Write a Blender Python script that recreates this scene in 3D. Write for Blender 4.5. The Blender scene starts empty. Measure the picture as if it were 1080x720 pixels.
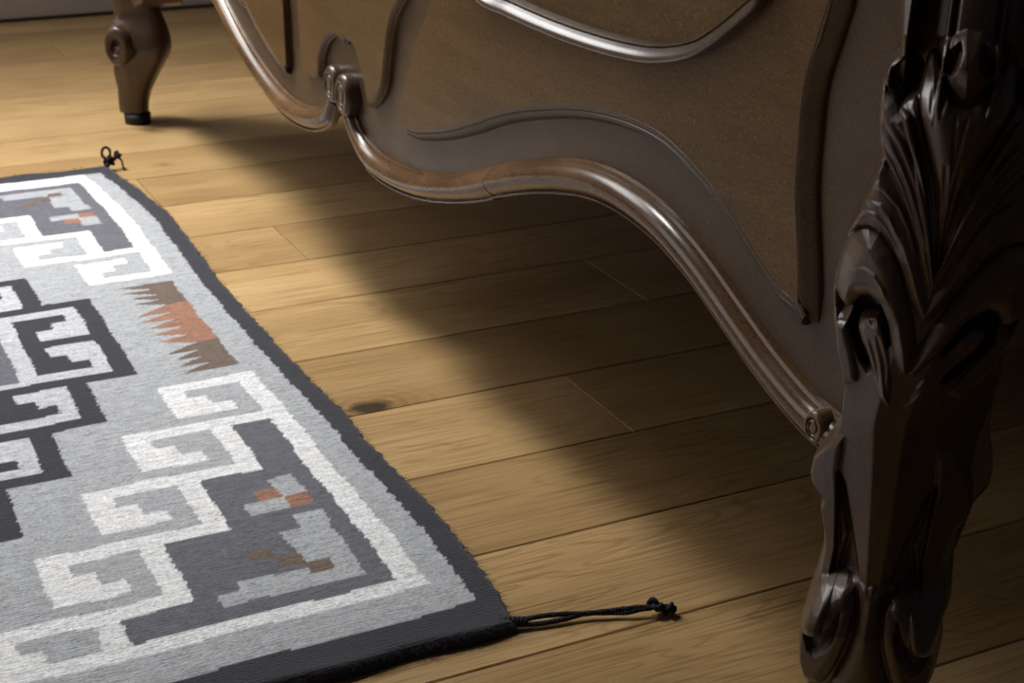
import bpy, bmesh, math, random
import numpy as np
from mathutils import Matrix, Vector
from mathutils.geometry import tessellate_polygon

scene = bpy.context.scene
COL = scene.collection
random.seed(4)
RNG = np.random.RandomState(7)

# ------------------------------------------------------------------ camera
cam_data = bpy.data.cameras.new('camera')
cam = bpy.data.objects.new('camera', cam_data)
COL.objects.link(cam)
CAM_R = [[0.8975283, 0.1620764, -0.4100905], [-0.4408117, 0.353652, -0.8249941], [0.0113172, 0.9212282, 0.3888579]]
cam.matrix_world = Matrix.Translation((0, 0, 0.6)) @ Matrix(CAM_R).to_4x4()
cam_data.sensor_width = 36.0
cam_data.lens = 1635.88 / 1080 * 36.0
cam_data.clip_start = 0.02
cam_data.dof.use_dof = True
cam_data.dof.focus_distance = 0.97
cam_data.dof.aperture_fstop = 22
scene.camera = cam

# ------------------------------------------------------------------ light
world = bpy.data.worlds.new('room_air')
scene.world = world
world.use_nodes = True
bg = world.node_tree.nodes['Background']
bg.inputs[0].default_value = (0.80, 0.82, 0.92, 1)
bg.inputs[1].default_value = 0.035

def area(name, loc, target, sx, sy, power, color, spread=180):
    ld = bpy.data.lights.new(name, 'AREA')
    ld.shape = 'RECTANGLE'
    ld.size, ld.size_y = sx, sy
    ld.energy, ld.color = power, color
    ld.spread = math.radians(spread)
    o = bpy.data.objects.new(name, ld)
    COL.objects.link(o)
    o.location = loc
    d = Vector(target) - Vector(loc)
    o.rotation_euler = d.to_track_quat('-Z', 'Y').to_euler()
    return o

area('skylight', (-0.32, 2.64, 2.7), (0.20, 1.80, 0), 0.60, 0.70, 11.8, (1.0, 0.985, 0.96), 48)
area('tall_window', (-0.46, 3.03, 1.85), (-0.36, 0.4, 1.65), 1.1, 0.95, 31, (1.0, 0.985, 0.965))
area('side_fill', (-2.0, 2.4, 1.4), (0.5, 1.1, 0.25), 1.3, 1.4, 12.5, (1.0, 0.94, 0.91))  # fill lamp added on the left to brighten leg and footboard, no real window

scene.view_settings.view_transform = 'Standard'
scene.view_settings.look = 'None'
scene.view_settings.gamma = 1
scene.view_settings.exposure = 0.0

# ------------------------------------------------------------------ helpers
def tag(o, label=None, cat=None, group=None, kind=None):
    if label: o['label'] = label
    if cat: o['category'] = cat
    if group: o['group'] = group
    if kind: o['kind'] = kind
    return o

def empty(name, loc=(0, 0, 0)):
    o = bpy.data.objects.new(name, None)
    COL.objects.link(o)
    o.location = loc
    o.empty_display_size = 0.05
    return o

def link(name, me, mat, parent=None, smooth=True):
    o = bpy.data.objects.new(name, me)
    COL.objects.link(o)
    if mat: me.materials.append(mat)
    if parent: o.parent = parent
    if smooth:
        me.polygons.foreach_set('use_smooth', [True] * len(me.polygons))
    return o

def mesh_from(name, V, F, mat, parent=None, smooth=True):
    me = bpy.data.meshes.new(name)
    me.from_pydata([tuple(map(float, v)) for v in V], [], F)
    me.update()
    return link(name, me, mat, parent, smooth)

def quad_mesh(name, P, mask=None, close_u=False):
    """grid P[rows, cols, 3] to a mesh; mask[rows-1, cols-1] keeps faces."""
    r, c, _ = P.shape
    idx = np.arange(r * c).reshape(r, c)
    if close_u:
        idx = np.concatenate([idx, idx[:, :1]], 1)
    q = np.stack([idx[:-1, :-1], idx[:-1, 1:], idx[1:, 1:], idx[1:, :-1]], -1)
    q = q.reshape(-1, 4) if mask is None else q[mask]
    used, inv = np.unique(q.ravel(), return_inverse=True)
    V = P.reshape(-1, 3)[used]
    me = bpy.data.meshes.new(name)
    me.vertices.add(len(V)); me.vertices.foreach_set('co', V.astype(np.float32).ravel())
    n = len(q)
    me.loops.add(n * 4); me.loops.foreach_set('vertex_index', inv.astype(np.int32).ravel())
    me.polygons.add(n)
    me.polygons.foreach_set('loop_start', np.arange(0, n * 4, 4, dtype=np.int32))
    me.update(calc_edges=True)
    me.validate()
    return me

def resample(pts, n, closed=False):
    """smooth (Catmull-Rom) resample of a polyline to n points, evenly spaced"""
    P = np.array(pts, float)
    if closed:
        Q = np.vstack([P[-1], P, P[0], P[1]])
    else:
        Q = np.vstack([2 * P[0] - P[1], P, 2 * P[-1] - P[-2]])
    out = []
    for i in range(1, len(Q) - 2):
        p0, p1, p2, p3 = Q[i - 1], Q[i], Q[i + 1], Q[i + 2]
        for t in np.linspace(0, 1, 24, endpoint=False):
            out.append(0.5 * (2 * p1 + (p2 - p0) * t + (2 * p0 - 5 * p1 + 4 * p2 - p3) * t * t
                              + (3 * p1 - p0 - 3 * p2 + p3) * t ** 3))
    out.append(Q[-2])
    out = np.array(out)
    L = np.r_[0, np.cumsum(np.linalg.norm(np.diff(out, axis=0), axis=1))]
    s = np.linspace(0, L[-1], n)
    R = np.stack([np.interp(s, L, out[:, k]) for k in range(out.shape[1])], 1)
    return R[:-1] if closed else R

def box_bm(bm, x0, x1, y0, y1, z0, z1):
    v = [bm.verts.new(p) for p in ((x0, y0, z0), (x1, y0, z0), (x1, y1, z0), (x0, y1, z0),
                                   (x0, y0, z1), (x1, y0, z1), (x1, y1, z1), (x0, y1, z1))]
    for f in ((3, 2, 1, 0), (4, 5, 6, 7), (0, 1, 5, 4), (1, 2, 6, 5), (2, 3, 7, 6), (3, 0, 4, 7)):
        bm.faces.new([v[i] for i in f])
    return v

def box(name, x0, x1, y0, y1, z0, z1, mat, parent=None, bevel=0.0):
    bm = bmesh.new()
    box_bm(bm, x0, x1, y0, y1, z0, z1)
    if bevel:
        bmesh.ops.bevel(bm, geom=list(bm.edges), offset=bevel, segments=2, affect='EDGES', profile=0.6)
    me = bpy.data.meshes.new(name)
    bm.to_mesh(me); bm.free()
    return link(name, me, mat, parent, smooth=False)

# ------------------------------------------------------------------ materials
class NT:
    def __init__(s, name):
        s.m = bpy.data.materials.new(name); s.m.use_nodes = True
        s.t = s.m.node_tree; s.b = s.t.nodes['Principled BSDF']
    def n(s, typ, **kw):
        nd = s.t.nodes.new(typ)
        for k, v in kw.items():
            if k.startswith('i_'):
                key = k[2:]
                nd.inputs[int(key) if key.isdigit() else key.replace('_', ' ')].default_value = v
            else: setattr(nd, k, v)
        return nd
    def l(s, a, b): s.t.links.new(a, b)
    def ramp(s, fac, stops):
        r = s.n('ShaderNodeValToRGB')
        e = r.color_ramp.elements
        while len(e) < len(stops): e.new(0.5)
        for i, (p, c) in enumerate(stops):
            e[i].position = p; e[i].color = (*c, 1)
        s.l(fac, r.inputs[0]); return r.outputs[0]
    def mix(s, fac, a, b, mode='MIX'):
        m = s.n('ShaderNodeMix', data_type='RGBA', blend_type=mode)
        for sock, v in ((m.inputs[0], fac), (m.inputs[6], a), (m.inputs[7], b)):
            if hasattr(v, 'links'): s.l(v, sock)
            else: sock.default_value = v if not isinstance(v, tuple) else (*v, 1)
        return m.outputs[2]
    def math(s, op, a, b=0.0, c=None):
        m = s.n('ShaderNodeMath', operation=op)
        for i, v in enumerate((a, b) if c is None else (a, b, c)):
            if hasattr(v, 'links'): s.l(v, m.inputs[i])
            else: m.inputs[i].default_value = v
        return m.outputs[0]
    def bump(s, h, strength, dist):
        b = s.n('ShaderNodeBump'); b.inputs['Strength'].default_value = strength
        b.inputs['Distance'].default_value = dist
        s.l(h, b.inputs['Height']); s.l(b.outputs[0], s.b.inputs['Normal'])
    def coords(s, scale, rand=0.0, src='Object'):
        tc = s.n('ShaderNodeTexCoord'); mp = s.n('ShaderNodeMapping')
        mp.inputs['Scale'].default_value = scale
        s.l(tc.outputs[src], mp.inputs[0])
        if rand:
            oi = s.n('ShaderNodeObjectInfo')
            cx = s.n('ShaderNodeCombineXYZ')
            s.l(s.math('MULTIPLY', oi.outputs['Random'], rand), cx.inputs[0])
            s.l(s.math('MULTIPLY', oi.outputs['Random'], rand * 3.7), cx.inputs[1])
            va = s.n('ShaderNodeVectorMath', operation='ADD')
            s.l(mp.outputs[0], va.inputs[0]); s.l(cx.outputs[0], va.inputs[1])
            return va.outputs[0]
        return mp.outputs[0]
    def noise(s, vec, scale, detail=3, rough=0.5, dist=0.0):
        n = s.n('ShaderNodeTexNoise')
        n.inputs['Scale'].default_value = scale; n.inputs['Detail'].default_value = detail
        n.inputs['Roughness'].default_value = rough; n.inputs['Distortion'].default_value = dist
        s.l(vec, n.inputs['Vector']); return n.outputs[0]

def oak_material():
    s = NT('oiled_oak')
    oi = s.n('ShaderNodeObjectInfo')
    v1 = s.coords((1.6, 15, 15), 31)
    broad = s.noise(v1, 1.5, 2, 0.5, 0.9)
    # cathedral grain: distorted rings stretched along the board
    ring = s.math('FRACT', s.math('MULTIPLY', broad, 13.0))
    ring = s.math('ABSOLUTE', s.math('SUBTRACT', ring, 0.5))
    ring = s.math('SMOOTHSTEP', 0.0, 0.20, ring) if False else s.math('MINIMUM', s.math('MULTIPLY', ring, 4.5), 1.0)
    fine = s.noise(s.coords((9, 420, 420), 17), 1.0, 3, 0.6)
    cloud = s.noise(s.coords((2.2, 7, 7), 23), 1.0, 3, 0.6)
    base = s.ramp(cloud, [(0.25, (0.322, 0.205, 0.090)), (0.5, (0.436, 0.290, 0.134)), (0.75, (0.525, 0.366, 0.184))])
    tint = s.ramp(oi.outputs['Random'], [(0.0, (0.80, 0.76, 0.70)), (0.5, (1.0, 0.98, 0.95)), (1.0, (1.12, 1.10, 1.08))])
    base = s.mix(1.0, base, tint, 'MULTIPLY')
    gr = s.mix(ring, (0.72, 0.66, 0.58), (1.0, 1.0, 1.0))
    gmask = s.noise(s.coords((1.2, 3, 3), 11), 1.0, 1, 0.5)
    gm = s.ramp(gmask, [(0.42, (0.10, 0.10, 0.10)), (0.62, (0.85, 0.85, 0.85))])
    base = s.mix(gm, base, s.mix(1.0, base, gr, 'MULTIPLY'))
    fr = s.ramp(fine, [(0.32, (0.66, 0.62, 0.56)), (0.52, (1.03, 1.03, 1.03))])
    base = s.mix(1.0, base, fr, 'MULTIPLY')
    # one knot per board where the board carries a 'knot' property (x, y, size)
    at = s.n('ShaderNodeAttribute', attribute_type='OBJECT', attribute_name='knot')
    tc = s.n('ShaderNodeTexCoord')
    sp = s.n('ShaderNodeSeparateXYZ'); s.l(tc.outputs['Object'], sp.inputs[0])
    sk = s.n('ShaderNodeSeparateXYZ'); s.l(at.outputs['Vector'], sk.inputs[0])
    wob = s.math('MULTIPLY', s.math('SUBTRACT', s.noise(s.coords((60, 60, 60)), 1.0, 2), 0.5), 0.012)
    dx = s.math('MULTIPLY', s.math('SUBTRACT', sp.outputs[0], sk.outputs[0]), 0.72)
    dy = s.math('SUBTRACT', sp.outputs[1], sk.outputs[1])
    rr = s.math('SQRT', s.math('ADD', s.math('MULTIPLY', dx, dx), s.math('MULTIPLY', dy, dy)))
    rr = s.math('ADD', rr, wob)
    rel = s.math('DIVIDE', rr, s.math('MAXIMUM', sk.outputs[2], 0.0001))
    on = s.math('GREATER_THAN', sk.outputs[2], 0.001)
    core = s.ramp(rel, [(0.55, (1, 1, 1)), (1.0, (0, 0, 0))])
    halo = s.ramp(s.math('MULTIPLY', rel, 0.25), [(0.25, (0.75, 0.75, 0.75)), (0.9, (0, 0, 0))])
    hring = s.math('ABSOLUTE', s.math('SUBTRACT', s.math('FRACT', s.math('MULTIPLY', rel, 1.7)), 0.5))
    hcol = s.mix(s.math('MULTIPLY', hring, 2.0), (0.62, 0.54, 0.45), (0.95, 0.90, 0.85))
    base = s.mix(s.math('MULTIPLY', halo, on), base, s.mix(1.0, base, hcol, 'MULTIPLY'))
    base = s.mix(s.math('MULTIPLY', core, s.math('MULTIPLY', on, s.math('MINIMUM', s.math('MULTIPLY', sk.outputs[2], 55.0), 0.93))), base, (0.022, 0.016, 0.012))
    s.l(base, s.b.inputs['Base Color'])
    s.b.inputs['Roughness'].default_value = 0.36
    s.b.inputs['Specular IOR Level'].default_value = 0.5
    s.bump(s.math('ADD', s.math('MULTIPLY', fine, 0.7), s.math('MULTIPLY', ring, 0.25)), 0.25, 0.0006)
    return s.m

def wood_material(name, dark, mid, light, rough, stretch, speck=0.0, spec=0.5, coat=0.0, bump=0.22):
    s = NT(name)
    v = s.coords(stretch, 5)
    grain = s.noise(v, 1.0, 4, 0.6, 0.4)
    blot = s.noise(s.coords((9, 9, 9), 3), 1.0, 2, 0.5)
    f = s.math('ADD', s.math('MULTIPLY', grain, 0.55), s.math('MULTIPLY', blot, 0.45))
    c = s.ramp(f, [(0.32, dark), (0.50, mid), (0.70, light)])
    pores = s.noise(s.coords(tuple(k * 20 for k in stretch), 8), 1.0, 2, 0.5)
    c = s.mix(1.0, c, s.ramp(pores, [(0.36, (0.70, 0.68, 0.66)), (0.52, (1, 1, 1))]), 'MULTIPLY')
    if speck:
        sn = s.noise(s.coords((420, 420, 420)), 1.0, 1, 0.5)
        c = s.mix(s.ramp(sn, [(0.60, (0, 0, 0)), (0.78, (speck, speck, speck))]), c, (0.30, 0.24, 0.17))
    s.l(c, s.b.inputs['Base Color'])
    rn = s.math('ADD', s.math('MULTIPLY', blot, 0.22), rough - 0.11)
    s.l(rn, s.b.inputs['Roughness'])
    s.b.inputs['Specular IOR Level'].default_value = spec
    s.b.inputs['Coat Weight'].default_value = coat
    s.b.inputs['Coat Roughness'].default_value = 0.22
    s.bump(s.math('ADD', s.math('MULTIPLY', pores, 0.6), s.math('MULTIPLY', grain, 0.6)), bump, 0.0007)
    return s.m

def plain_material(name, color, rough=0.6, spec=0.4, bump=None):
    s = NT(name)
    n = s.noise(s.coords((30, 30, 30)), 1.0, 3)
    c = s.mix(n, tuple(k * 0.93 for k in color), tuple(min(1, k * 1.05) for k in color))
    s.l(c, s.b.inputs['Base Color'])
    s.b.inputs['Roughness'].default_value = rough
    s.b.inputs['Specular IOR Level'].default_value = spec
    if bump: s.bump(s.noise(s.coords((bump[0],) * 3), 1.0, 2), bump[1], bump[2])
    return s.m

def wool_material():
    s = NT('woven_wool')
    at = s.n('ShaderNodeAttribute', attribute_type='GEOMETRY', attribute_name='yarn')
    yarn = s.noise(s.coords((330, 700, 300)), 1.0, 2, 0.6)
    heath = s.noise(s.coords((70, 260, 200)), 1.0, 3, 0.7)
    f = s.math('ADD', s.math('MULTIPLY', yarn, 0.5), s.math('MULTIPLY', heath, 0.5))
    c = s.mix(1.0, at.outputs['Color'], s.ramp(f, [(0.32, (0.45, 0.45, 0.46)), (0.50, (0.98, 0.98, 0.98)), (0.66, (1.28, 1.28, 1.28))]), 'MULTIPLY')
    s.l(c, s.b.inputs['Base Color'])
    s.b.inputs['Roughness'].default_value = 0.95
    s.b.inputs['Specular IOR Level'].default_value = 0.08
    s.b.inputs['Sheen Weight'].default_value = 0.25
    s.b.inputs['Sheen Roughness'].default_value = 0.6
    w = s.n('ShaderNodeTexWave', wave_type='BANDS', bands_direction='Y')
    w.inputs['Scale'].default_value = 90; w.inputs['Distortion'].default_value = 2.5
    w.inputs['Detail'].default_value = 2; w.inputs['Detail Scale'].default_value = 3
    tc = s.n('ShaderNodeTexCoord'); s.l(tc.outputs['Object'], w.inputs['Vector'])
    s.bump(s.math('ADD', s.math('MULTIPLY', w.outputs['Fac'], 0.12), s.math('MULTIPLY', yarn, 0.8)), 0.7, 0.0022)
    return s.m

M_OAK = oak_material()
M_WALL = plain_material('painted_wall', (0.86, 0.81, 0.82), 0.7, 0.3)
M_SUB = plain_material('dark_joint', (0.030, 0.018, 0.006), 0.9, 0.1)
M_WALNUT = wood_material('carved_walnut', (0.036, 0.019, 0.010), (0.062, 0.034, 0.019), (0.094, 0.056, 0.034), 0.33, (40, 40, 6), 0.0, 0.55, 0.08)
M_ROLL = wood_material('worn_walnut_moulding', (0.058, 0.027, 0.010), (0.118, 0.060, 0.024), (0.20, 0.110, 0.048), 0.25, (30, 12, 30), 0.0, 0.42, 0.12, 0.10)
M_VENEER = wood_material('walnut_veneer', (0.088, 0.046, 0.013), (0.124, 0.068, 0.021), (0.158, 0.092, 0.032), 0.42, (40, 7, 55), 0.35, 0.26, 0.0)
M_APRON = wood_material('walnut_apron', (0.052, 0.029, 0.013), (0.078, 0.045, 0.022), (0.102, 0.063, 0.033), 0.40, (40, 26, 30), 0.15, 0.42, 0.0)
M_POLISH = wood_material('polished_walnut', (0.040, 0.021, 0.011), (0.070, 0.039, 0.022), (0.105, 0.063, 0.038), 0.22, (40, 40, 30), 0.0, 0.8, 0.5, 0.08)
M_RUG = wool_material()
M_CORD = plain_material('dark_wool_cord', (0.030, 0.029, 0.036), 0.95, 0.1, (900, 0.8, 0.001))
M_PAD = plain_material('black_glide', (0.012, 0.012, 0.012), 0.6, 0.3)

# ------------------------------------------------------------------ room shell
WALL_Y = 3.09
floor = tag(box('floor', -1.7, 2.75, -0.65, WALL_Y, -0.05, -0.0145, M_SUB), kind='structure')
wall = tag(box('wall_back', -1.7, 2.75, WALL_Y + 0.006, WALL_Y + 0.12, -0.05, 2.7, M_WALL), kind='structure')
skirt = tag(box('baseboard_back', -1.7, 2.75, WALL_Y - 0.012, WALL_Y + 0.006, 0.005, 0.19, M_WALL, None, 0.003), kind='structure')

ROWS = [-0.64, -0.512, -0.38, -0.248, -0.116, 0.016, 0.149, 0.281, 0.405, 0.528, 0.654, 0.781, 0.914, 1.046, 1.179, 1.3135,
        1.4542, 1.5825, 1.7124, 1.840, 1.969, 2.094, 2.219, 2.344, 2.469, 2.594, 2.722, 2.849, 2.969, 3.076]
FIXED = {13: [0.640], 15: [0.813], 17: [0.5285], 19: [0.4265], 26: [0.486], 28: [0.519]}
KNOTS = {14: (0.450, 1.1895, 0.016), 17: (0.735, 1.552, 0.005), 20: (0.475, 2.020, 0.006), 25: (0.545, 2.656, 0.005)}
def plank(x0, x1, y0, y1, knot=None):
    cx, cy = (x0 + x1) / 2, (y0 + y1) / 2
    g, c, ce = 0.00045, 0.0010, 0.0006
    hx, hy = (x1 - x0) / 2 - g, (y1 - y0) / 2 - g
    V, F = [], []
    for (a, b, z) in ((hx, hy, -0.0145), (hx, hy, -c), (hx - ce, hy - c, 0.0)):
        V += [(-a, -b, z), (a, -b, z), (a, b, z), (-a, b, z)]
    for k in (0, 4):
        for i in range(4):
            j = (i + 1) % 4
            F.append((k + i, k + j, k + 4 + j, k + 4 + i))
    F += [(3, 2, 1, 0), (8, 9, 10, 11)]
    o = mesh_from('plank', V, F, M_OAK, floor, False)
    o.location = (cx, cy, 0)
    o['knot'] = (knot[0] - cx, knot[1] - cy, knot[2]) if knot else (0.0, 0.0, 0.0)
    return o
for r in range(len(ROWS) - 1):
    cuts = [-1.69, 2.74]
    if r in FIXED: cuts += FIXED[r] + [FIXED[r][0] - 1.25, FIXED[r][0] + 1.35]
    else:
        a = -0.05 - 0.35 * random.random()
        cuts += [a, a + 1.55 + 0.3 * random.random(), a - 0.95]
    cuts = sorted(k for k in cuts if -1.70 < k < 2.75)
    cuts = [k for i, k in enumerate(cuts) if i == 0 or k - cuts[i - 1] > 0.12]
    for a, b in zip(cuts[:-1], cuts[1:]):
        kn = KNOTS.get(r)
        plank(a, b, ROWS[r], ROWS[r + 1], kn if kn and a < kn[0] < b else None)

# ------------------------------------------------------------------ rug
RUG_H = 0.0095
EDGE_Y = np.array([0.805, 0.814, 0.830, 0.866, 0.923, 1.00, 1.07, 1.115, 1.163, 1.207, 1.281, 1.322, 1.416, 1.473, 1.559, 1.624, 1.713, 1.775, 1.855, 1.923, 1.975, 2.03])
EDGE_X = np.array([407, 408, 411, 415, 419, 420, 417, 416, 419, 417, 414, 413, 412, 412, 413, 417, 419, 422, 416, 410, 402, 396]) / 1000
RX0, RX1 = -0.32, 0.418
RY0, RY1 = 0.808, 2.016
C_BLACK = (0.020, 0.020, 0.029); C_GREY = (0.375, 0.390, 0.412); C_WHITE = (0.74, 0.745, 0.755)
C_SLATE = (0.112, 0.115, 0.138); C_RUST = (0.30, 0.145, 0.090); C_BROWN = (0.135, 0.095, 0.072); C_PALE = (0.48, 0.49, 0.52)

def rug_pattern(X, Y):
    """yarn colour index at pattern coordinates, mm; half mirrored about the middle row"""
    MID = 1433.0
    far = Y > MID
    d = np.abs(Y - MID)
    d = np.where(far, d * (1 + 0.045 * (d / 532) ** 2), d)
    y = MID - d
    x = np.where(X < 25, 50 - X, X)
    out = np.full(X.shape, 1)
    def bx(x0, x1, y0, y1, c):
        out[(x >= x0) & (x < x1) & (y >= y0) & (y < y1)] = c
    # slate field beside the staircase
    for k, (xr, y0, y1) in enumerate(((319, 1100, 1196), (266, 1013, 1100), (214, 926, 1013), (163, 893, 926))):
        bx(xr, 356, y0, y1, 3)
    # white key pattern, stepping inward
    for k in range(6):
        xr, yt = 372 - 52.0 * k, 1290 - 86.7 * k
        xl = xr - 91
        bx(xl, xr + (52 if k else 0), yt - 17, yt, 2)
        bx(xl + 21, xr - 18, yt - 87, yt - 17, 1)
        bx(xr - 18, xr, yt - 104, yt, 2)
        bx(xl, xl + 21, yt - 72, yt, 2)
        bx(xl, xl + 37, yt - 72, yt - 34, 2)
        bx(xl, xl + 54, yt - 72, yt - 53, 2)
    bx(-400, 0, 0, 0, 1)
    bx(354, 373, 877, 1290, 2)
    bx(-400, 373, 877, 893, 2)
    bx(-400, 420, 800, 877, 1)
    # ornaments in the slate field
    bx(318, 339, 1047, 1080, 1); bx(287, 320, 1028, 1047, 1)
    bx(301, 319, 1047, 1065, 4); bx(320, 338, 1029, 1047, 4)
    bx(317, 340, 995, 1016, 1); bx(301, 338, 957, 995, 1); bx(303, 337, 917, 957, 1)
    bx(249, 337, 911, 938, 1); bx(232, 250, 910, 925, 1)
    bx(266, 284, 962, 977, 5); bx(283, 303, 945, 962, 5); bx(302, 320, 929, 945, 5)
    # grey and dark borders
    bx(373, 397, 843, 1440, 1)
    # dark stepped figure
    for (a, b, c, e) in ((255, 274, 1327, 1440), (-400, 274, 1327, 1344), (207, 226, 1238, 1344), (-400, 226, 1238, 1255),
                         (158, 177, 1151, 1255), (-400, 177, 1151, 1168), (-400, 125, 1066, 1151)):
        bx(a, b, c, e, 0)
    bx(-400, 255, 1344, 1440, 6); bx(-400, 207, 1255, 1327, 6); bx(-400, 158, 1168, 1238, 6)
    bx(189, 207, 1361, 1440, 0); bx(205, 255, 1424, 1440, 0); bx(189, 240, 1361, 1380, 0); bx(189, 223, 1380, 1398, 0)
    bx(-400, 160, 1272, 1327, 0); bx(-400, 176, 1272, 1306, 0); bx(-400, 192, 1272, 1291, 0)
    bx(-400, 142, 1182, 1199, 0); bx(-400, 126, 1182, 1215, 0)
    bx(-400, 172, 1352, 1440, 3)
    # feathered patch: far half mirrored by d, so use true Y here
    base = 344.0
    def tooth(yt, yb, ytip, xt, c):
        t = (x - xt) / (base - xt)
        t = np.clip(t, 0, 1)
        up = ytip + (yt - ytip) * t ** 0.8; lo = ytip + (yb - ytip) * t ** 0.8
        out[(x >= xt) & (x < base) & (Y < up) & (Y >= lo)] = c
    out[(x >= base) & (x < 367) & (Y >= 1311) & (Y < 1555)] = 5
    out[(x >= base) & (x < 367) & (Y >= 1379) & (Y < 1489)] = 4
    for a, b, tip, xt, c in ((1555, 1538, 1554, 307, 5), (1538, 1521, 1537, 310, 5), (1521, 1505, 1519, 313, 5), (1505, 1489, 1503, 314, 5),
                             (1489, 1467, 1469, 309, 4), (1467, 1446, 1452, 308, 4), (1446, 1424, 1434, 312, 4), (1424, 1402, 1416, 311, 4), (1402, 1379, 1397, 312, 4),
                             (1379, 1362, 1363, 311, 5), (1362, 1345, 1347, 315, 5), (1345, 1328, 1329, 312, 5), (1328, 1311, 1312, 311, 5)):
        tooth(a, b, tip, xt, c)
    # outer borders in true coordinates
    out[(X >= 396.5) | (X < -296)] = 0
    out[Y < 841 + 3 * (X > 380)] = 0
    out[Y > 1984] = 0
    out[(Y > 1968) & (Y <= 1984) & (x < 372)] = 2
    out[(Y > 1966) & (Y <= 1984) & (x >= 372) & (x < 396.5)] = 1
    return out

def build_rug():
    xs = np.r_[np.arange(RX0, 0.06, 0.006), np.arange(0.06, RX1 + 0.0001, 0.0016)]
    ys = np.arange(RY0, RY1 + 0.0005, 0.0024)
    nx, ny = len(xs), len(ys)
    xc, yc = (xs[:-1] + xs[1:]) / 2, (ys[:-1] + ys[1:]) / 2
    XC, YC = np.meshgrid(xc, yc)
    XC, YC = np.meshgrid(xs, ys)
    jit = RNG.normal(0, 0.0006, (ny, 1)) + 0.0006 * np.sin(ys * 71)[:, None]
    XP = XC + jit
    YP = YC + 0.0012 * np.sin(XC * 43 + 1)
    idx = rug_pattern(XP * 1000, YP * 1000)
    pal = np.array([C_BLACK, C_GREY, C_WHITE, C_SLATE, C_RUST, C_BROWN, C_PALE])
    colr = pal[idx] * (1 + RNG.normal(0, 0.06, XC.shape))[..., None] * (1 + RNG.normal(0, 0.03, (ny, 1)))[..., None]
    X, Y = np.meshgrid(xs, ys)
    w = np.clip((X - 0.30) / 0.116, 0, 1)
    ex = np.interp(Y, EDGE_Y, EDGE_X) - 0.4165
    ex = ex + 0.0011 * np.sin(Y * 190) * np.sin(Y * 57) + 0.0008 * np.sin(Y * 431)
    XX = X + w * ex
    YY = Y + 0.0016 * np.sin(X * 61) * np.exp(-((Y - RY0) / 0.02) ** 2) - 0.002 * np.sin(X * 37) * np.exp(-((Y - RY1) / 0.02) ** 2)
    # rounded selvedge and a gentle lie on the boards
    ed = np.minimum(np.minimum(X - RX0, RX1 - X), np.minimum(Y - RY0, RY1 - Y))
    t = np.clip(ed / 0.006, 0, 1)
    Z = RUG_H * (0.35 + 0.65 * np.sqrt(np.clip(1 - (1 - t) ** 2, 0, 1)))
    Z = Z + 0.0006 * np.sin(X * 23 + 1) * np.sin(Y * 17) + 0.0016 * np.exp(-(ed / 0.012) ** 2) * np.sin(Y * 31 + X * 29) ** 2
    P = np.stack([XX, YY, Z], -1)
    top = quad_mesh('rug_weave', P)
    ca = top.color_attributes.new('yarn', 'FLOAT_COLOR', 'POINT')
    c4 = np.concatenate([colr.reshape(-1, 3), np.ones((colr.size // 3, 1))], 1)
    ca.data.foreach_set('color', c4.astype(np.float32).ravel())
    root = empty('woven_rug', (0.05, 1.41, 0))
    tag(root, 'flatwoven wool rug with grey and white key pattern and black border on oak floor', 'rug')
    def put(o):
        o.location = -root.location
        o.parent = root
        return o
    put(link('weave', top, M_RUG))
    # side skirt and underside
    ring = np.concatenate([P[0, :], P[1:, -1], P[-1, -2::-1], P[-2:0:-1, 0]])
    n = len(ring)
    low = ring.copy(); low[:, 2] = 0.0006
    V = np.vstack([ring, low]); F = [(i, i + n, (i + 1) % n + n, (i + 1) % n) for i in range(n)]
    put(mesh_from('selvedge', V, F, M_CORD))
    # stray fibres
    cu = bpy.data.curves.new('wool_fuzz', 'CURVE'); cu.dimensions = '3D'
    cu.bevel_depth = 0.00016; cu.bevel_resolution = 0; cu.resolution_u = 2
    def fibre(x, y, z, dx, dy, ln, up):
        sp = cu.splines.new('POLY'); sp.points.add(3)
        bend = random.uniform(-0.5, 0.5)
        for i in range(4):
            f = i / 3
            a = bend * f
            sp.points[i].co = (x + ln * f * (dx * math.cos(a) - dy * math.sin(a)), y + ln * f * (dy * math.cos(a) + dx * math.sin(a)),
                               z + up * math.sin(f * 2.6) * ln, 1)
            sp.points[i].radius = 1 - 0.6 * f
    for _ in range(1700):
        y = random.uniform(RY0, RY1)
        x = 0.4165 + float(np.interp(y, EDGE_Y, EDGE_X)) - 0.4165
        fibre(x - 0.003, y, RUG_H * random.uniform(0.4, 0.95), random.uniform(0.5, 1), random.uniform(-1, 1), random.uniform(0.003, 0.008), random.uniform(-0.1, 0.5))
    for _ in range(1500):
        x = random.uniform(0.0, 0.40)
        s = random.random() < 0.6
        y, sy = (RY0 + 0.002, -1) if s else (RY1 - 0.002, 1)
        fibre(x, y, RUG_H * random.uniform(0.4, 0.95), random.uniform(-1, 1), sy * random.uniform(0.3, 1), random.uniform(0.003, 0.009), random.uniform(-0.1, 0.5))
    fz = bpy.data.objects.new('wool_fuzz', cu); COL.objects.link(fz)
    cu.materials.append(M_CORD); put(fz); fz['kind'] = 'stuff'
    return root, put
rug, rug_put = build_rug()

def sstep(x, a, b):
    t = np.clip((x - a) / (b - a), 0, 1); return t * t * (3 - 2 * t)

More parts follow.
